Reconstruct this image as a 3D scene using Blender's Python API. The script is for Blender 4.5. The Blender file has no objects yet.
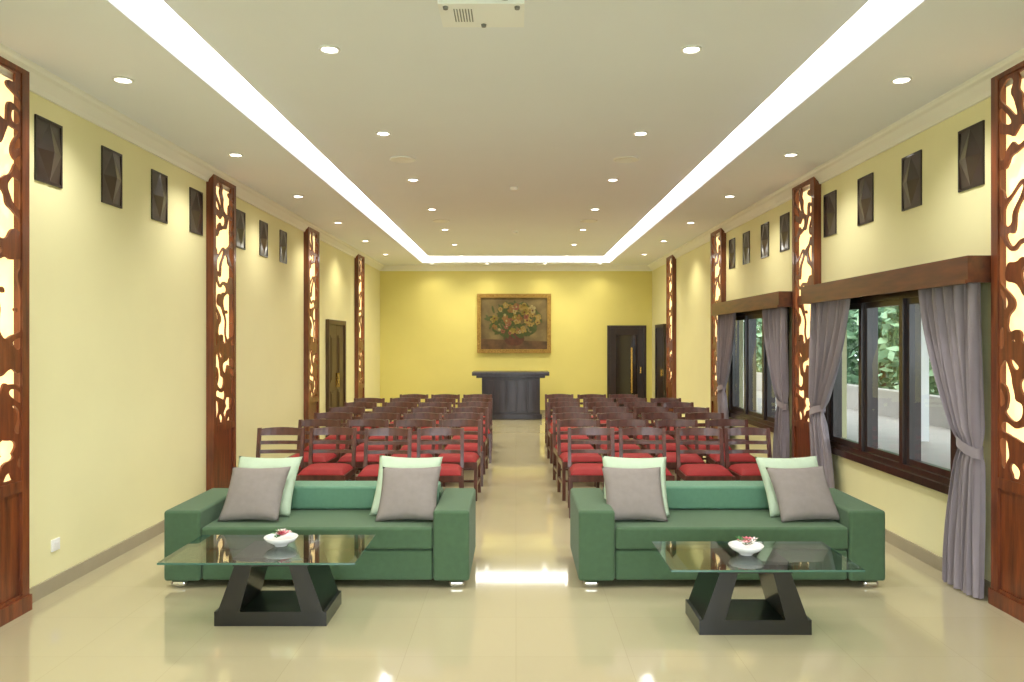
import bpy, math, random
from mathutils import Vector, Matrix, noise
random.seed(7)
S = bpy.context.scene
COL = S.collection

def lin(c):
    return tuple(((v/255)/12.92 if v/255 <= .04045 else ((v/255+.055)/1.055)**2.4) for v in c)

def mat(name, rgb, rough=.5, metal=0, var=0, vscale=8, bump=0, bscale=60, emit=None, estr=0, coat=0, stretch=(1,1,1), rgb2=None, sheen=0):
    m = bpy.data.materials.new(name); m.use_nodes = True
    nt = m.node_tree; b = nt.nodes['Principled BSDF']
    c = lin(rgb); b.inputs['Base Color'].default_value = (*c,1)
    b.inputs['Roughness'].default_value = rough
    b.inputs['Metallic'].default_value = metal
    b.inputs['Coat Weight'].default_value = coat
    b.inputs['Coat Roughness'].default_value = .1
    b.inputs['Sheen Weight'].default_value = sheen
    tc = nt.nodes.new('ShaderNodeTexCoord')
    mp = nt.nodes.new('ShaderNodeMapping'); mp.inputs['Scale'].default_value = stretch
    nt.links.new(tc.outputs['Object'], mp.inputs['Vector'])
    if var or rgb2:
        n = nt.nodes.new('ShaderNodeTexNoise'); n.inputs['Scale'].default_value = vscale
        n.inputs['Detail'].default_value = 5
        nt.links.new(mp.outputs['Vector'], n.inputs['Vector'])
        r = nt.nodes.new('ShaderNodeValToRGB')
        r.color_ramp.elements[0].position = .3; r.color_ramp.elements[1].position = .7
        c2 = lin(rgb2) if rgb2 else tuple(v*(1-var) for v in c)
        r.color_ramp.elements[0].color = (*c2,1)
        r.color_ramp.elements[1].color = (*c,1)
        nt.links.new(n.outputs['Fac'], r.inputs['Fac'])
        nt.links.new(r.outputs['Color'], b.inputs['Base Color'])
    if bump:
        n2 = nt.nodes.new('ShaderNodeTexNoise'); n2.inputs['Scale'].default_value = bscale
        nt.links.new(mp.outputs['Vector'], n2.inputs['Vector'])
        bp = nt.nodes.new('ShaderNodeBump'); bp.inputs['Strength'].default_value = bump
        bp.inputs['Distance'].default_value = .01
        nt.links.new(n2.outputs['Fac'], bp.inputs['Height'])
        nt.links.new(bp.outputs['Normal'], b.inputs['Normal'])
    if emit:
        b.inputs['Emission Color'].default_value = (*lin(emit),1)
        b.inputs['Emission Strength'].default_value = estr
    return m

def glassmat(name, tint, f0=.05):
    m = bpy.data.materials.new(name); m.use_nodes = True
    nt = m.node_tree; nt.nodes.clear()
    o = nt.nodes.new('ShaderNodeOutputMaterial'); mx = nt.nodes.new('ShaderNodeMixShader')
    t = nt.nodes.new('ShaderNodeBsdfTransparent'); t.inputs['Color'].default_value = (*tint,1)
    g = nt.nodes.new('ShaderNodeBsdfGlossy'); g.inputs['Roughness'].default_value = .02
    f = nt.nodes.new('ShaderNodeLayerWeight'); f.inputs['Blend'].default_value=.5
    p = nt.nodes.new('ShaderNodeMath'); p.operation='POWER'; p.inputs[1].default_value=5
    a = nt.nodes.new('ShaderNodeMath'); a.operation='MULTIPLY_ADD'; a.inputs[1].default_value=1-f0; a.inputs[2].default_value=f0
    nt.links.new(f.outputs['Facing'], p.inputs[0]); nt.links.new(p.outputs[0], a.inputs[0])
    nt.links.new(a.outputs[0], mx.inputs[0]); nt.links.new(t.outputs[0], mx.inputs[1])
    nt.links.new(g.outputs[0], mx.inputs[2]); nt.links.new(mx.outputs[0], o.inputs['Surface'])
    return m

class B:
    def __init__(s): s.v=[]; s.f=[]; s.m=[]; s.s=[]; s.X=Matrix.Identity(4)
    def add(s, pts, faces, mi=0, smooth=False):
        o=len(s.v); s.v += [tuple(s.X@Vector(p)) for p in pts]
        for f in faces: s.f.append([o+i for i in f]); s.m.append(mi); s.s.append(smooth)
    def hexa(s, p, mi=0):
        s.add(p, [(0,3,2,1),(4,5,6,7),(0,1,5,4),(1,2,6,5),(2,3,7,6),(3,0,4,7)], mi)
    def box(s, x0,x1,y0,y1,z0,z1, mi=0):
        s.hexa([(x0,y0,z0),(x1,y0,z0),(x1,y1,z0),(x0,y1,z0),(x0,y0,z1),(x1,y0,z1),(x1,y1,z1),(x0,y1,z1)], mi)
    def bar(s, a, b, w, d, mi=0):   # w along x, d along y
        ax,ay,az=a; bx,by,bz=b
        s.hexa([(ax-w/2,ay-d/2,az),(ax+w/2,ay-d/2,az),(ax+w/2,ay+d/2,az),(ax-w/2,ay+d/2,az),
                (bx-w/2,by-d/2,bz),(bx+w/2,by-d/2,bz),(bx+w/2,by+d/2,bz),(bx-w/2,by+d/2,bz)], mi)
    def lathe(s, c, prof, n=24, mi=0, smooth=True, caps=True):
        pts=[]; fs=[]
        for r,z in prof:
            for i in range(n):
                a=2*math.pi*i/n; pts.append((c[0]+r*math.cos(a), c[1]+r*math.sin(a), c[2]+z))
        for j in range(len(prof)-1):
            for i in range(n):
                k=(i+1)%n; fs.append((j*n+i, j*n+k, (j+1)*n+k, (j+1)*n+i))
        s.add(pts, fs, mi, smooth)
        if caps:
            s.add(pts[:n], [tuple(range(n))[::-1]], mi); s.add(pts[-n:], [tuple(range(n))], mi)
    def grid(s, fn, nu, nv, mi=0, smooth=True):
        pts=[fn(i/nu, j/nv) for j in range(nv+1) for i in range(nu+1)]
        fs=[(j*(nu+1)+i, j*(nu+1)+i+1, (j+1)*(nu+1)+i+1, (j+1)*(nu+1)+i) for j in range(nv) for i in range(nu)]
        s.add(pts, fs, mi, smooth)
    def mesh(s, name, mats, merge=False):
        me = bpy.data.meshes.new(name); me.from_pydata(s.v, [], s.f)
        for m in mats: me.materials.append(m)
        me.polygons.foreach_set('material_index', s.m); me.polygons.foreach_set('use_smooth', s.s)
        if merge:
            import bmesh
            bm=bmesh.new(); bm.from_mesh(me); bmesh.ops.remove_doubles(bm, verts=bm.verts, dist=1e-5)
            bmesh.ops.recalc_face_normals(bm, faces=bm.faces); bm.to_mesh(me); bm.free()
        me.update(); return me
    def obj(s, name, mats, bevel=0, loc=(0,0,0), parent=None, merge=False, seg=2):
        return place(s.mesh(name, mats, merge), name, loc, bevel=bevel, parent=parent, seg=seg)

def place(me, name, loc=(0,0,0), rotz=0, bevel=0, parent=None, seg=2):
    o = bpy.data.objects.new(name, me); COL.objects.link(o); o.location = loc; o.rotation_euler[2]=rotz
    if bevel:
        for p in me.polygons: p.use_smooth=True
        b=o.modifiers.new('Bevel','BEVEL'); b.width=bevel; b.segments=seg; b.limit_method='ANGLE'; b.angle_limit=math.radians(40)
        o.modifiers.new('WN','WEIGHTED_NORMAL')
    if parent: o.parent=parent
    return o

# ---------------- materials ----------------
M_wall = mat('wall_paint_cream',(240,235,186),.7,var=.03,vscale=2,bump=.08,bscale=150)
M_wallb = mat('wall_paint_yellow',(238,227,140),.7,var=.03,vscale=2,bump=.06,bscale=150)
M_ceil = mat('ceiling_paint',(238,242,250),.8,var=.02,vscale=1)
M_crown = mat('crown_paint',(244,244,236),.6)
M_base = mat('skirting_tile',(168,158,134),.25,var=.08,vscale=5)
M_wood = mat('carved_teak',(136,68,30),.4,rgb2=(84,38,16),vscale=5,stretch=(6,6,.6),bump=.15,bscale=40,coat=.3)
M_dark = mat('dark_window_wood',(52,32,24),.35,rgb2=(30,18,14),vscale=5,stretch=(4,4,.7),coat=.3)
M_pelmet = mat('pelmet_teak',(104,54,28),.4,rgb2=(70,34,16),vscale=5,stretch=(5,.7,5),coat=.2)
M_glow = mat('lamp_diffuser',(255,236,190),.6,emit=(255,220,156),estr=1.5)
M_cove = mat('led_diffuser',(255,255,250),.6,emit=(255,251,243),estr=6.5)
M_lamp = mat('lamp_lens',(255,255,250),.4,emit=(255,248,235),estr=20)
M_white = mat('white_plastic',(244,245,246),.35)
M_grey = mat('grey_plastic',(120,120,122),.4)
M_black = mat('black_lacquer',(16,15,16),.3,var=.3,vscale=6,coat=.4)
M_green = mat('green_fabric',(72,102,72),.8,var=.12,vscale=30,bump=.25,bscale=400,sheen=.1)
M_green2 = mat('teal_fabric',(96,140,114),.8,var=.1,vscale=30,bump=.25,bscale=400,sheen=.1)
M_mint = mat('mint_fabric',(190,210,186),.85,var=.06,vscale=20,bump=.3,bscale=300)
M_greyf = mat('grey_brown_fabric',(142,134,130),.85,var=.1,vscale=20,bump=.3,bscale=300)
M_chrome = mat('chrome',(215,215,215),.15,metal=1)
M_chair = mat('chair_wood',(104,60,50),.32,rgb2=(66,36,30),vscale=6,stretch=(3,3,1),coat=.4)
M_red = mat('red_upholstery',(150,24,28),.7,var=.12,vscale=20,bump=.2,bscale=300)
M_curt = mat('curtain_fabric',(146,136,144),.75,var=.08,vscale=10,bump=.15,bscale=300,sheen=.3)
M_pod = mat('podium_wood',(50,38,48),.35,rgb2=(32,24,32),vscale=6,stretch=(4,4,.6),coat=.3)
M_gold = mat('gilded_frame',(196,160,84),.4,metal=.5,rgb2=(140,104,44),vscale=40,bump=.4,bscale=80)
M_brass = mat('brass',(220,180,90),.25,metal=1)
M_door = mat('olive_door_wood',(92,68,40),.45,rgb2=(66,46,26),vscale=5,stretch=(5,5,.6))
M_glass = glassmat('table_glass',(.84,.93,.89),.14)
M_edge = mat('glass_edge_green',(70,110,96),.1,coat=.5)
M_wglass = glassmat('window_glass',(.95,.97,.97),.05)
M_ceramic = mat('white_ceramic',(240,240,240),.15,coat=.5)
M_pink = mat('pink_petal',(232,120,140),.6); M_petal = mat('white_petal',(245,232,230),.6)
M_leafb = mat('leaf_sprig',(60,120,50),.6)
M_leaf = mat('leaf_green',(104,140,98),.6,rgb2=(60,98,60),vscale=3)
M_leaf2 = mat('leaf_light',(166,192,150),.6,rgb2=(112,150,104),vscale=3)
M_terr = mat('terrace_stone',(164,156,144),.5,var=.1,vscale=3)
M_grass = mat('lawn',(86,120,66),.9,var=.3,vscale=5)
M_facet = mat('vent_frame',(38,26,24),.42,coat=.25,rgb2=(26,16,16),vscale=5)
M_fac1 = mat('vent_louver',(54,38,34),.3,coat=.6,rgb2=(34,22,20),vscale=5)

M_floor = bpy.data.materials.new('polished_floor_tile'); M_floor.use_nodes=True
nt=M_floor.node_tree; b=nt.nodes['Principled BSDF']
tc=nt.nodes.new('ShaderNodeTexCoord'); br=nt.nodes.new('ShaderNodeTexBrick')
br.offset=0; br.squash=1; br.inputs['Scale'].default_value=1; br.inputs['Brick Width'].default_value=.6; br.inputs['Row Height'].default_value=.6
br.inputs['Mortar Size'].default_value=.0015; br.inputs['Mortar Smooth'].default_value=.3
br.inputs['Color1'].default_value=(*lin((187,178,146)),1); br.inputs['Color2'].default_value=(*lin((184,175,143)),1)
br.inputs['Mortar'].default_value=(*lin((170,161,130)),1)
nt.links.new(tc.outputs['Object'],br.inputs['Vector']); nt.links.new(br.outputs['Color'],b.inputs['Base Color'])
b.inputs['Roughness'].default_value=.06; b.inputs['IOR'].default_value=2.4

# ---------------- room ----------------
W=3.15; YB=18.07; YF=-2.6; ZS=3.45; ZC=3.55; ZT=3.72
r=B(); r.box(-W-.2,W+.2,YF-.2,YB+.2,-.1,0); r.obj('floor',[M_floor])
r=B(); r.box(-W-.2,-W,YF-.2,YB+.2,0,3.8); r.obj('wall_left',[M_wall])
r=B(); r.box(-W,W,YB,YB+.2,0,3.8); r.obj('wall_back',[M_wallb])
wins=[(1.55,4.0),(5.5,7.9),(9.0,11.5)]; Z0,Z1=.63,2.12
r=B(); r.box(W,W+.2,YF-.2,YB+.2,0,Z0); r.box(W,W+.2,YF-.2,YB+.2,Z1,3.8)
e=[YF-.2]+[v for w in wins for v in w]+[YB+.2]
for i in range(0,len(e),2): r.box(W,W+.2,e[i],e[i+1],Z0,Z1)
r.obj('wall_right',[M_wall])
r=B(); r.box(-W,-2.95,YF-.2,YF,0,3.8); r.box(2.95,W,YF-.2,YF,0,3.8); r.box(-2.95,2.95,YF-.2,YF,3.1,3.8)
r.obj('wall_front',[M_wall])
r=B()
for x in (-2.92,-1.46,0,1.46,2.92): r.box(x-.03,x+.03,YF-.14,YF-.06,.0,3.1)
r.box(-2.95,2.95,YF-.14,YF-.06,3.04,3.1)
r.obj('entrance_glazing_frame',[M_dark])
TX=2.1; TY=17.45; CX=1.92
r=B(); r.box(-W-.2,W+.2,YF-.2,YB+.2,ZT,ZT+.15)
r.box(-W,-TX,YF,YB,ZS,ZT); r.box(TX,W,YF,YB,ZS,ZT); r.box(-TX,TX,TY,YB,ZS,ZT); r.box(-TX,TX,YF,-.8,ZS,ZT)
r.box(-CX,CX,-.62,TY-.42,ZC,ZT)
r.obj('ceiling',[M_ceil])
r=B(); t=.012
r.box(-TX+.001,-TX+t,-.79,TY-.002,ZC+.02,ZT-.004); r.box(TX-t,TX-.001,-.79,TY-.002,ZC+.02,ZT-.004)
r.box(-TX+t,TX-t,TY-t,TY-.001,ZS+.05,ZT-.004)
r.obj('cove_light_strip',[M_cove])
def crown(name, side):
    r=B(); prof=[(0,-.13),(.02,-.13),(.03,-.10),(.05,-.08),(.08,-.045),(.11,-.035),(.12,-.02),(.12,0)]
    pts=[];fs=[]
    if side in(-1,1):
        for y in (YF,YB):
            for a,bb in prof: pts.append((side*(W-a),y,ZS+bb))
    else:
        for x in (-W,W):
            for a,bb in prof: pts.append((x,YB-a,ZS+bb))
    n=len(prof)
    for i in range(n-1): fs.append((i,i+1,n+i+1,n+i))
    r.add(pts,fs,0); r.obj(name,[M_crown])
crown('trim_1',-1); crown('trim_2',1); crown('trim_3',0)
r=B(); r.box(-W,-W+.015,YF,YB,0,.1); r.obj('baseboard_left',[M_base])
r=B(); r.box(W-.015,W,YF,YB,0,.1); r.obj('baseboard_right',[M_base])
r=B(); r.box(-W+.015,W-.015,YB-.015,YB,0,.1); r.obj('baseboard_back',[M_base])

# ---------------- pilasters ----------------
PW=.64; PD=.075
def pilaster_mesh():
    r=B()  # local: wall plane x=0, face toward +x, y 0..PW
    H=ZS-.002; fr=.07
    r.box(0,PD,0,fr,0,H,0); r.box(0,PD,PW-fr,PW,0,H,0)
    r.box(0,PD,fr,PW-fr,H-.08,H,0); r.box(0,PD-.005,fr,PW-fr,0,.12,0)
    r.box(0,PD,fr,PW-fr,.76,.83,0)
    r.box(0,PD-.02,fr,PW-fr,.12,.76,0)
    r.box(0,PD+.012,-.01,PW+.01,0,.1,0)
    r.box(0.002,.02,fr,PW-fr,.83,H-.08,1)
    w=PW-2*fr; z0=.83; h=H-.08-z0; c=.01; nu=round(w/c); nv=round(h/c)
    def F(i,j):
        u=i*w/nu; v=j*h/nv
        if i<=0 or j<=1 or i>=nu or j>=nv-1: return .3
        p=Vector((u*5.6,v*5.4,3.7))
        wq=noise.noise_vector(p*.9)*.8
        q=p+wq
        f=noise.noise(q)
        e=min(u,w-u)
        return .185-abs(f)+max(0,(.02-e))*4
    val=[[F(i,j) for i in range(nu+1)] for j in range(nv+1)]
    xf=PD-.008; xb=PD-.022
    for j in range(nv):
        for i in range(nu):
            cs=[(i,j),(i+1,j),(i+1,j+1),(i,j+1)]; vs=[val[b][a] for a,b in cs]
            poly=[]; 
            for k in range(4):
                a=cs[k];b2=cs[(k+1)%4];va=vs[k];vb=vs[(k+1)%4]
                if va>0: poly.append((a[0],a[1],0))
                if (va>0)!=(vb>0):
                    t=va/(va-vb); poly.append((a[0]+(b2[0]-a[0])*t, a[1]+(b2[1]-a[1])*t,1))
            if len(poly)<3: continue
            P=[(fr+a*w/nu,z0+b3*h/nv) for a,b3,_ in poly]
            r.add([(xf,a,b3) for a,b3 in P],[tuple(range(len(P)))],0)
            for k in range(len(poly)):
                k2=(k+1)%len(poly)
                if poly[k][2] and poly[k2][2]:
                    r.add([(xf,*P[k]),(xb,*P[k]),(xb,*P[k2]),(xf,*P[k2])],[(0,1,2,3)],0)
    return r.mesh('carved_pilaster',[M_wood,M_glow])
pm=pilaster_mesh()
for k in range(5):
    y=1.29-PW+3.64*k
    place(pm,'carved_pilaster',(-W,y,0))
    place(pm,'carved_pilaster',(W,y+PW+.12,0),rotz=math.pi)

# ---------------- clerestory vents ----------------
def vent_mesh():
    r=B(); w=.3;h=.43;t=.018
    r.box(0,.012,0,w,0,t,0);r.box(0,.012,0,w,h-t,h,0);r.box(0,.012,0,t,t,h-t,0);r.box(0,.012,w-t,w,t,h-t,0)
    # faceted diamond: corners low, edge mid-points mid, centre high
    C=(.045,w/2,h/2)
    q=[(.003,t,t),(.003,w-t,t),(.003,w-t,h-t),(.003,t,h-t)]
    m=[(.012,w/2,t),(.012,w-t,h/2),(.012,w/2,h-t),(.012,t,h/2)]
    r.add(q+m+[C],[(0,4,7),(1,5,4),(2,6,5),(3,7,6),(4,5,8),(5,6,8),(6,7,8),(7,4,8)],1)
    return r.mesh('clerestory_vent',[M_facet,M_fac1])
vm=vent_mesh()
for y in (5.1,5.92,6.73,7.52,8.75,9.57,10.39,1.45,2.27,3.08,3.9): place(vm,'clerestory_vent',(-W,y,2.755))
for y in (5.24,6.05,6.87,7.66,8.98,9.7,10.5,11.2,1.6,2.4,3.2,4.0): place(vm,'clerestory_vent',(W,y+.3,2.755),rotz=math.pi)

# ---------------- windows ----------------
for n,(a,bb) in enumerate(wins):
    r=B(); x0,x1=W-.03,W+.12; f=.075
    r.box(x0,x1,a,bb,Z0,Z0+f); r.box(x0,x1,a,bb,Z1-f,Z1); r.box(x0,x1,a,a+f,Z0+f,Z1-f); r.box(x0,x1,bb-f,bb,Z0+f,Z1-f)
    r.box(x0-.03,x0,a-.04,bb+.04,Z0-.03,Z0+.03)
    L=(bb-a-2*f)/3
    for k in range(3):
        p=a+f+k*L; q=p+L
        if k: r.box(x0,x1,p-.03,p+.03,Z0+f,Z1-f)
        s=.05; u0,u1=W+.0,W+.05; p+=.03;q-=.03
        r.box(u0,u1,p,q,Z0+f,Z0+f+s);r.box(u0,u1,p,q,Z1-f-s,Z1-f);r.box(u0,u1,p,p+s,Z0+f+s,Z1-f-s);r.box(u0,u1,q-s,q,Z0+f+s,Z1-f-s)
        r.add([(W+.02,p+s,Z0+f+s),(W+.02,q-s,Z0+f+s),(W+.02,q-s,Z1-f-s),(W+.02,p+s,Z1-f-s)],[(0,1,2,3)],1)
    r.obj('window_%d'%(n+1),[M_dark,M_wglass])
for a,bb in ((5.06,8.03),(8.7,11.67),(1.42,4.38)):
    r=B(); r.box(2.93,2.955,a,bb,2.08,2.23); r.box(2.93,W,a,bb,2.23,2.255); r.box(2.955,W,a,a+.025,2.08,2.23); r.box(2.955,W,bb-.025,bb,2.08,2.23)
    r.box(2.915,2.93,a,bb,2.075,2.1)
    r.obj('curtain_pelmet',[M_pelmet])
def curtain(ya,yb):
    r=B(); tie=1.0; top=2.19
    def wd(z):
        if z>tie: s=(z-tie)/(top-tie); return .30+.70*(1-(1-s)**1.6)
        s=(tie-z)/tie; return .30+.28*math.sin(s*math.pi/2)
    def fn(u,v):
        z=.012+v*(top-.012); w=wd(z)
        am=.036 if z>tie else .032
        ph=u*2*math.pi*9
        y=ya+(yb-ya)*(u*w+.008*math.sin(ph*1.5+z*3))
        x=3.03+am*math.sin(ph)+.012*math.sin(ph*.37+z*2)
        d=abs(z-tie)
        if d<.12: x=3.03+(x-3.03)*(.45+.55*d/.12)
        return (x,y,z)
    r.grid(fn,150,70,0)
    wt=(yb-ya)*.31
    y0,y1=sorted((ya-.0*wt,ya+wt))
    def tb(u,v):
        a=u*2*math.pi; cy=(y0+y1)/2; return (3.03+.055*math.cos(a), cy+(abs(wt)/2+.015)*math.sin(a), tie-.035+.07*v+.04*math.sin(a)*(1 if yb>ya else -1))
    r.grid(tb,32,2,0)
    r.obj('curtain',[M_curt])
curtain(5.1,5.82); curtain(7.99,7.05); curtain(8.76,9.5); curtain(11.63,10.75)

# ---------------- doors ----------------
r=B(); x0,x1=2.11,3.01; Y=YB; t=2.06
r.box(x0,x0+.07,Y-.06,Y,0,t);r.box(x1-.07,x1,Y-.06,Y,0,t);r.box(x0+.07,x1-.07,Y-.06,Y,t-.07,t)
r.box(x0+.07,x0+.2,Y-.045,Y-.005,.01,t-.07);r.box(x1-.2,x1-.07,Y-.045,Y-.005,.01,t-.07)
r.box(x0+.2,x1-.2,Y-.045,Y-.005,.01,.3);r.box(x0+.2,x1-.2,Y-.045,Y-.005,t-.22,t-.07)
r.box(x0+.2,x1-.2,Y-.03,Y-.01,.3,t-.22,1)
r.box(x1-.36,x1-.32,Y-.075,Y-.045,.5,1.55,2); r.box(x1-.15,x1-.12,Y-.1,Y-.045,.95,1.1,2)
r.obj('door_1',[M_dark,mat('door_glass_dark',(40,34,34),.08,coat=.5),M_brass],bevel=.004)
r=B(); y0,y1=12.9,14.2; X=-W
r.box(X,X+.06,y0,y0+.08,0,t);r.box(X,X+.06,y1-.08,y1,0,t);r.box(X,X+.06,y0+.08,y1-.08,t-.08,t)
L=(y1-y0-.16)/2
for k in range(2):
    p=y0+.08+k*L+.004;q=p+L-.008
    r.box(X,X+.03,p,q,.01,t-.08)
    for za,zb in ((.15,.85),(1.0,1.8)):
        r.box(X+.03,X+.042,p+.1,q-.1,za,zb)
        r.box(X+.042,X+.05,p+.14,q-.14,za+.04,zb-.04)
r.box(X+.03,X+.09,y0+.02+L,y0+.05+L,.9,1.15,1)
r.obj('door_2',[M_door,M_brass],bevel=.004)
r=B(); y0,y1=16.35,17.35; X=W
r.box(X-.06,X,y0,y0+.08,0,t);r.box(X-.06,X,y1-.08,y1,0,t);r.box(X-.06,X,y0+.08,y1-.08,t-.08,t)
r.box(X-.03,X,y0+.08,y1-.08,.01,t-.08)
for za,zb in ((.15,.85),(1.0,1.8)): r.box(X-.045,X-.03,y0+.2,y1-.2,za,zb)
r.box(X-.09,X-.03,y0+.13,y0+.16,.95,1.1,1)
r.obj('door_3',[M_dark,M_brass],bevel=.004)

# ---------------- painting ----------------
r=B(); X0,X1,ZA,ZB=-.90,.81,1.42,2.79; Y=YB; f=.09
for (a,bb,c,d) in ((X0,X1,ZA,ZA+f),(X0,X1,ZB-f,ZB),(X0,X0+f,ZA+f,ZB-f),(X1-f,X1,ZA+f,ZB-f)):
    r.box(a,bb,Y-.06,Y-.002,c,d,0)
i=.025
for (a,bb,c,d) in ((X0+f-i,X1-f+i,ZA+f-i,ZA+f),(X0+f-i,X1-f+i,ZB-f,ZB-f+i),(X0+f-i,X0+f,ZA+f,ZB-f),(X1-f,X1-f+i,ZA+f,ZB-f)):
    r.box(a,bb,Y-.07,Y-.06,c,d,0)
r.box(X0+f,X1-f,Y-.03,Y-.005,ZA+f,ZB-f,1)
pal=[(190,160,84),(166,118,66),(160,98,76),(198,182,128),(112,62,42),(160,140,58)]
pm_=[mat('paint_flower_%d'%k,c,.5,var=.3,vscale=30) for k,c in enumerate(pal)]
mats=[M_gold,mat('canvas_background',(92,76,50),.6,rgb2=(146,128,84),vscale=3),mat('paint_leaf',(78,90,42),.6,var=.4,vscale=20),mat('paint_vase',(100,56,36),.5,var=.4,vscale=12),mat('paint_table',(112,82,54),.6,rgb2=(70,52,34),vscale=6)]+pm_
cx=(X0+X1)/2; cz=(ZA+ZB)/2
def disc(x,z,rx,rz,y,mi,n=14,jag=.15,rot=0):
    pts=[]
    for k in range(n):
        a=2*math.pi*k/n; q=1+jag*random.uniform(-1,1)
        u,v=rx*q*math.cos(a),rz*q*math.sin(a)
        pts.append((x+u*math.cos(rot)-v*math.sin(rot),y,z+u*math.sin(rot)+v*math.cos(rot)))
    r.add(pts,[tuple(range(n))],mi)
r.add([(X0+f,Y-.031,ZA+f),(X1-f,Y-.031,ZA+f),(X1-f,Y-.031,ZA+f+.18),(X0+f,Y-.031,ZA+f+.24)],[(0,1,2,3)],4)
disc(cx,ZA+f+.25,.24,.17,Y-.033,3,20,.03); disc(cx,ZA+f+.38,.3,.05,Y-.034,3,20,.03)
for k in range(140):
    a=random.uniform(0,math.pi*2); q=random.random()**.6
    disc(cx+.62*q*math.cos(a),cz+.07+.40*q*math.sin(a),.10,.028,Y-.035-.00003*k,2,8,.1,random.uniform(0,3.14))
for _ in range(64):
    a=random.uniform(0,math.pi*2); q=random.random()**.6
    x=cx+.56*q*math.cos(a); z=cz+.12+.35*q*math.sin(a); s=random.uniform(.03,.085); y=Y-.040-.0002*_
    ci=random.choice([5,5,6,7,8,10])
    for p in range(5):
        b2=p*1.257+random.random(); disc(x+s*.5*math.cos(b2),z+s*.5*math.sin(b2),s*.6,s*.45,y,ci,9,.1,b2)
    disc(x,z,s*.3,s*.3,y-.0001,random.choice([9,10,8]),8)
r.obj('flower_painting',mats)

# ---------------- podium ----------------
r=B(); y0,y1=16.9,17.5
r.box(-.95,.72,y0-.08,y1+.05,.95,1.03); r.box(-.86,.63,y0-.03,y1,.90,.95)
r.box(-.74,.52,y0,y1,.12,.90); r.box(-.78,.56,y0-.03,y1,0,.12)
for k in range(5):
    a=-.70+k*.242; r.box(a,a+.21,y0-.012,y0,.17,.85)
r.obj('podium',[M_pod],bevel=.008)

# ---------------- chairs ----------------
def chair_mesh():
    r=B(); w=.22
    for sx in(-1,1):
        r.bar((sx*w,-.22,0),(sx*w,-.22,.41),.035,.04)
        r.bar((sx*w,.25,0),(sx*w,.21,.42),.035,.04); r.bar((sx*w,.21,.42),(sx*w,.285,.81),.035,.035)
        r.box(sx*w-.012,sx*w+.012,-.21,.22,.15,.18)
        r.box(sx*w-.014,sx*w+.014,-.21,.21,.35,.41)
    r.box(-w,w,-.235,-.205,.35,.41); r.box(-w,w,.195,.225,.35,.41)
    r.box(-w,w,-.01,.015,.155,.178)
    def slat(z0,z1,t=.02,crown=0):
        n=8
        for i in range(n):
            a=-w+2*w*i/n; c=-w+2*w*(i+1)/n
            def yy(x,z): return .21+.075*(z-.42)/.39+.03*(1-(x/w)**2)
            def zt(x): return z1+crown*(1-(x/w)**2)
            r.hexa([(a,yy(a,z0)-t/2,z0),(c,yy(c,z0)-t/2,z0),(c,yy(c,z0)+t/2,z0),(a,yy(a,z0)+t/2,z0),
                    (a,yy(a,z1)-t/2,zt(a)),(c,yy(c,z1)-t/2,zt(c)),(c,yy(c,z1)+t/2,zt(c)),(a,yy(a,z1)+t/2,zt(a))])
    slat(.735,.80,.024,.015); slat(.645,.68); slat(.555,.59)
    def top(u,v):
        x=(u-.5)*.44; y=(v-.5)*.44-.01
        e=(1-(2*u-1)**8)*(1-(2*v-1)**8); return (x,y,.415+.05*e**.5+.012*(1-(2*u-1)**2)*(1-(2*v-1)**2))
    r.grid(top,16,16,1)
    r.box(-.22,.22,-.23,.205,.40,.417,1)
    return r.mesh('chair',[M_chair,M_red])
cm=chair_mesh()
for k in range(7):
    y=7.68+.84*k
    for side in (-1,1):
        for c in range(4):
            base=.76+.545*c
            if side<0 and k>0: base-=.14
            if side>0 and k>0: base-=.04
            if k==6 and c==3: continue
            o=place(cm,'chair',(side*base+random.uniform(-.03,.03),y+random.uniform(-.04,.04),0),rotz=random.uniform(-.06,.06))

# ---------------- sofas ----------------
def sofa(xa,xb,name='sofa'):
    y0,y1=5.35,6.2; r=B(); aw=.25
    r.box(xa,xa+aw,y0,y1,.05,.535,0); r.box(xb-aw,xb,y0,y1,.05,.535,0)
    r.box(xa+aw+.003,xb-aw-.003,y0+.02,y1-.02,.05,.26,0)
    r.box(xa+aw+.003,xb-aw-.003,y0+.005,y1-.22,.265,.42,0)
    r.box(xa+aw+.003,xb-aw-.003,y1-.215,y1-.005,.265,.545,0)
    r.box(xa+aw+.02,xb-aw-.02,y1-.30,y1-.04,.425,.60,1)
    for x in (xa+.09,xb-.09):
        for y in (y0+.08,y1-.08):
            r.box(x-.055,x+.055,y-.055,y+.055,0,.05,2)
    return r.obj(name,[M_green,M_green2,M_chrome],bevel=.022,seg=4)
sofa(-2.42,-.32); sofa(.43,2.54)

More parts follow.
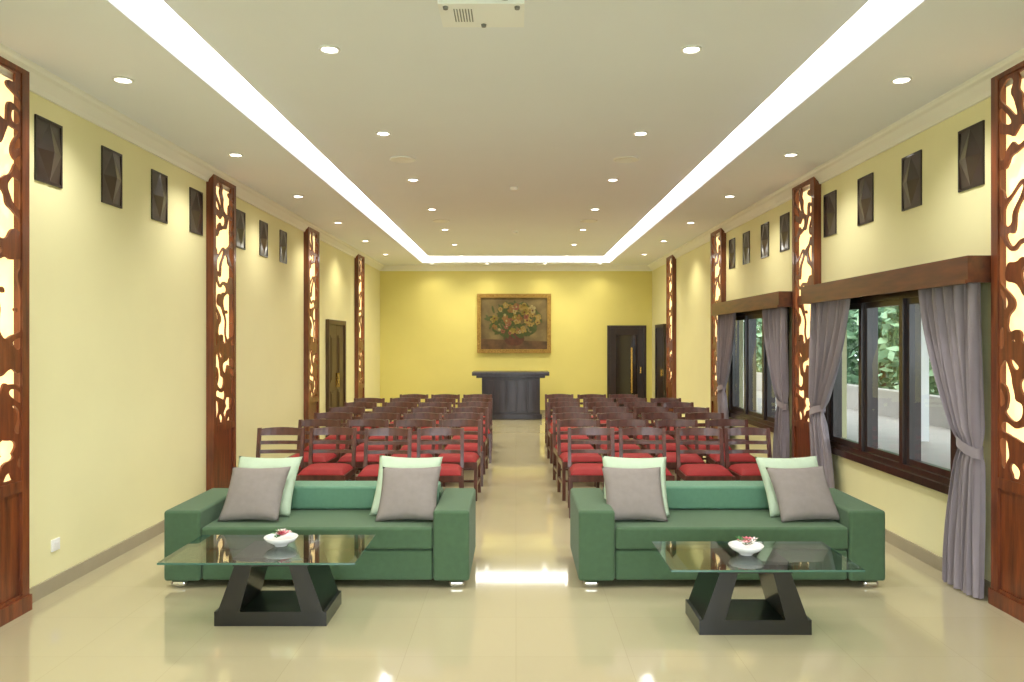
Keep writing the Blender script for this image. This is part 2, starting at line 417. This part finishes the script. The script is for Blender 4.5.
def pillow(cx,cy,z0,size,th,m,tilt,yaw,roll=0,name='throw_pillow'):
    r=B()
    def side(sg):
        def fn(u,v):
            a=2*u-1;c=2*v-1
            x=a*size/2*(1-.07*(1-c*c)); z=c*size/2*(1-.07*(1-a*a))
            t=th/2*(max(0,(1-a*a))*max(0,(1-c*c)))**.42
            return (x,sg*t+.004*noise.noise(Vector((a*3+cx,c*3,cy)))*(t>0.001),z)
        return fn
    r.grid(side(-1),22,22,0); r.grid(side(1),22,22,0)
    me=r.mesh(name,[m],merge=True)
    for p in me.polygons: p.use_smooth=True
    o=place(me,name)
    R=Matrix.Rotation(yaw,4,'Z')@Matrix.Rotation(-tilt,4,'X')@Matrix.Rotation(roll,4,'Y')
    zmin=min((R@v.co).z for v in me.vertices)
    o.matrix_world=Matrix.Translation((cx,cy,z0-zmin))@R
def pillows(px_m,px_g,wm=.49):
    D=5.82; pillow((px_m-516)*D/780,D,.425,wm,.13,M_mint,.64,random.uniform(-.1,.1),random.uniform(-.03,.03))
    D=5.64; pillow((px_g-516)*D/780,D,.424,.44,.14,M_greyf,.68,random.uniform(-.1,.1),random.uniform(-.03,.03))
pillows(264,255); pillows(407,409); pillows(635,634); pillows(794,803)

# ---------------- coffee tables ----------------
def table(x0,x1,yf,yb,bx0,bx1):
    r=B(); z=.42
    r.box(x0,x1,yf,yb,z-.012,z,1)
    e=.0015
    for a in ((x0-e,x1+e,yf-e,yf),(x0-e,x1+e,yb,yb+e),(x0-e,x0,yf,yb),(x1,x1+e,yf,yb)): r.box(*a,z-.012,z,2)
    y0,y1=yf+.15,yb-.1; zt=z-.014; ins=.12; lw=.13
    r.box(bx0,bx1,y0,y1,.0,.085,0)
    r.box(bx0+ins-.01,bx1-ins+.01,y0,y1,zt-.05,zt,0)
    for s in (0,1):
        xb_=bx0 if s==0 else bx1; xt=bx0+ins if s==0 else bx1-ins; d=1 if s==0 else -1
        def q(xa,w,zz): return (min(xa,xa+d*w),max(xa,xa+d*w),zz)
        a=q(xb_+d*.02,lw,.083); t=q(xt,lw*.8,zt-.048)
        r.hexa([(a[0],y0,a[2]),(a[1],y0,a[2]),(a[1],y1,a[2]),(a[0],y1,a[2]),(t[0],y0,t[2]),(t[1],y0,t[2]),(t[1],y1,t[2]),(t[0],y1,t[2])],0)
    r.obj('coffee_table',[M_black,M_glass,M_edge])
table(-2.07,-.93,4.50,5.15,-1.80,-1.13)
table(.87,1.95,4.36,4.98,1.06,1.71)
def bowl(x,y):
    r=B(); z=.421
    r.lathe((x,y,z),[(.04,0),(.045,.01),(.085,.03),(.105,.055),(.102,.058),(.08,.035),(.03,.02)],28,0)
    for k in range(26):
        a=random.uniform(0,6.28); q=random.uniform(0,.06); fx=x+q*math.cos(a); fy=y+q*math.sin(a); fz=z+.06+random.uniform(-.01,.03)
        mi=random.choice([1,2,1,2,3])
        for p in range(5):
            b2=p*1.257; l=.028
            r.add([(fx,fy,fz),(fx+l*.6*math.cos(b2-.45),fy+l*.6*math.sin(b2-.45),fz+.008),(fx+l*math.cos(b2),fy+l*math.sin(b2),fz+.012),(fx+l*.6*math.cos(b2+.45),fy+l*.6*math.sin(b2+.45),fz+.008)],[(0,1,2,3)],mi)
    r.obj('flower_bowl',[M_ceramic,M_pink,M_petal,M_leafb])
bowl(-1.47,4.88); bowl(1.38,4.68)

# ---------------- ceiling fixtures ----------------
def dl_mesh():
    r=B()
    r.lathe((0,0,0),[(.066,0),(.068,-.006),(.062,-.012),(.052,-.010),(.048,-.003)],28,0,caps=False)
    r.lathe((0,0,0),[(.048,-.0035),(.0005,-.0035)],28,1,smooth=False,caps=False)
    return r.mesh('recessed_downlight',[M_white,M_lamp])
dm=dl_mesh()
def downlight(x,y,z,e):
    o=place(dm,'recessed_downlight',(x,y,z))
    L=bpy.data.lights.new('lamp','SPOT'); L.energy=e; L.spot_size=math.radians(130); L.spot_blend=.8; L.shadow_soft_size=.05
    t=min(1,max(0,(y-5)/9)); L.color=(1,.97-.07*t,.93-.31*t)
    l=bpy.data.objects.new('lamp',L); COL.objects.link(l); l.parent=o; l.location=(0,0,-.02)
for k in range(-1,7):
    y=4.94+2.0*k
    for x in(-1.18,1.11): downlight(x,y,ZC,98)
for k in range(-1,6):
    y=5.22+2.1*k
    for x in (-2.63,2.58): downlight(x,y,ZS,56)
for x in (-1.9,-.65,.65,1.9): downlight(x,17.62,ZS,20)
def speaker(x,y):
    r=B(); r.lathe((x,y,ZC),[(.13,0),(.132,-.008),(.12,-.014),(.115,-.008),(.001,-.008)],32,0,caps=False)
    r.obj('ceiling_speaker',[M_white])
speaker(-1.15,7.93); speaker(1.12,7.93); speaker(-1.15,12.0); speaker(1.12,12.0)
for y in (9.4,13.2):
    r=B(); r.lathe((-.02,y,ZC),[(.05,0),(.05,-.02),(.035,-.035),(.001,-.037)],20,0,caps=False); r.obj('smoke_detector',[M_white])
# projector
r=B(); x0,x1,y0,y1=-.32,.035,3.18,3.42; z=3.075
r.box(x0,x1,y0,y1,z,z+.11,0)
r.box(x0+.03,x0+.12,y0-.002,y0+.004,z+.02,z+.09,1)
for k in range(6): r.box(x0+.03,x0+.12,y0-.006,y0,z+.025+.011*k,z+.030+.011*k,0)
for k in range(7): r.box(x0+.06+.012*k,x0+.065+.012*k,y0+.05,y1-.06,z-.001,z+.001,1)
for px,py in ((x0+.03,y0+.03),(x1-.03,y0+.03),(x0+.18,y1-.03)): r.lathe((px,py,z-.010),[(.010,0),(.012,.010)],14,1)
r.lathe((-.145,3.3,z+.11),[(.02,0),(.02,ZC-z-.13)],16,0); r.lathe((-.145,3.3,ZC-.025),[(.07,0),(.07,.024)],24,0)
r.box(-.22,-.07,3.23,3.37,z+.11,z+.13,0)
r.X=Matrix.Translation((x1-.08,y0,z+.055))@Matrix.Rotation(math.pi/2,4,'X')
r.lathe((0,0,0),[(.042,-.01),(.042,.02),(.034,.022),(.032,.008)],24,1); r.X=Matrix.Identity(4)
r.obj('ceiling_projector',[M_white,M_grey],bevel=.006)
r=B(); r.box(-W,-W+.012,5.28,5.37,.27,.35); r.box(-W+.012,-W+.016,5.30,5.35,.29,.33); r.obj('wall_outlet',[M_white],bevel=.003)

# ---------------- exterior ----------------
r=B(); r.box(W+.2,9,-6,46,-.16,-.04); r.obj('terrace',[M_terr])
r=B(); r.box(-30,40,-40,70,-.3,-.17); r.obj('lawn',[M_grass])
r=B(); r.box(8.6,8.8,-6,46,-.04,.5); r.box(8.55,8.85,-6,46,.5,.56)
r.obj('garden_wall',[M_terr])
r=B()
for y in (2.5,8.0,13.5,19,24.5,30): 
    r.box(6.9,7.15,y,y+.25,-.04,2.6); 
r.box(6.85,7.2,-6,36,2.6,2.8)
for k in range(42):
    y=-5.5+k; r.hexa([(W+.2,y,3.35),(7.6,y,2.72),(7.6,y+.08,2.72),(W+.2,y+.08,3.35),(W+.2,y,3.45),(7.6,y,2.82),(7.6,y+.08,2.82),(W+.2,y+.08,3.45)],0)
r.hexa([(W+.2,-6,3.46),(7.8,-6,2.83),(7.8,36,2.83),(W+.2,36,3.46),(W+.2,-6,3.5),(7.8,-6,2.87),(7.8,36,2.87),(W+.2,36,3.5)],1)
r.obj('terrace_roof',[M_white,M_pelmet])
def tree(x,y,h,R):
    r=B(); r.lathe((x,y,-.16),[(.16,0),(.11,h*.5),(.05,h*.9)],10,0)
    for k in range(2200):
        d=Vector((random.gauss(0,1),random.gauss(0,1),random.gauss(0,1))).normalized()*R*random.random()**.35
        c=Vector((x,y,h))+Vector((d.x,d.y,d.z*1.15)); s=random.uniform(.14,.28)
        if c.z<.15: continue
        a=Vector((random.gauss(0,1),random.gauss(0,1),random.gauss(0,1))).normalized(); bb=a.orthogonal().normalized()
        r.add([c-a*s,c+bb*s*.45,c+a*s,c-bb*s*.45],[(0,1,2,3)],random.choice([1,1,2]))
    r.obj('garden_tree',[M_pelmet,M_leaf,M_leaf2])
for x,y,h,R in ((11.5,10,2.4,2.2),(12,14,2.6,2.4),(11.5,17.5,2.4,2.3),(12,21,2.6,2.6),(11.5,24.5,2.4,2.4),(12.5,28,2.6,2.7),(11.5,32,2.4,2.5),(12.5,36,2.8,2.8),(12,41,3,3),(11.5,5.5,2.4,2.0),(17,20,4,3.4),(17,27,4.5,3.6),(17,34,4.5,3.6),(18,43,5,4),(8.5,50,4,4)): tree(x,y,h,R)

# ---------------- world & camera ----------------
w=bpy.data.worlds.new('World'); S.world=w; w.use_nodes=True
bg=w.node_tree.nodes['Background']; bg.inputs['Color'].default_value=(.86,.94,1,1); bg.inputs['Strength'].default_value=6.5
cam=bpy.data.cameras.new('Camera'); cam.sensor_width=36; cam.lens=780/1024*36; cam.shift_x=-4/1024; cam.clip_end=300
co=bpy.data.objects.new('Camera',cam); COL.objects.link(co); co.location=(0,0,1.7); co.rotation_euler=(math.pi/2,0,0)
S.camera=co
S.view_settings.view_transform='Standard'
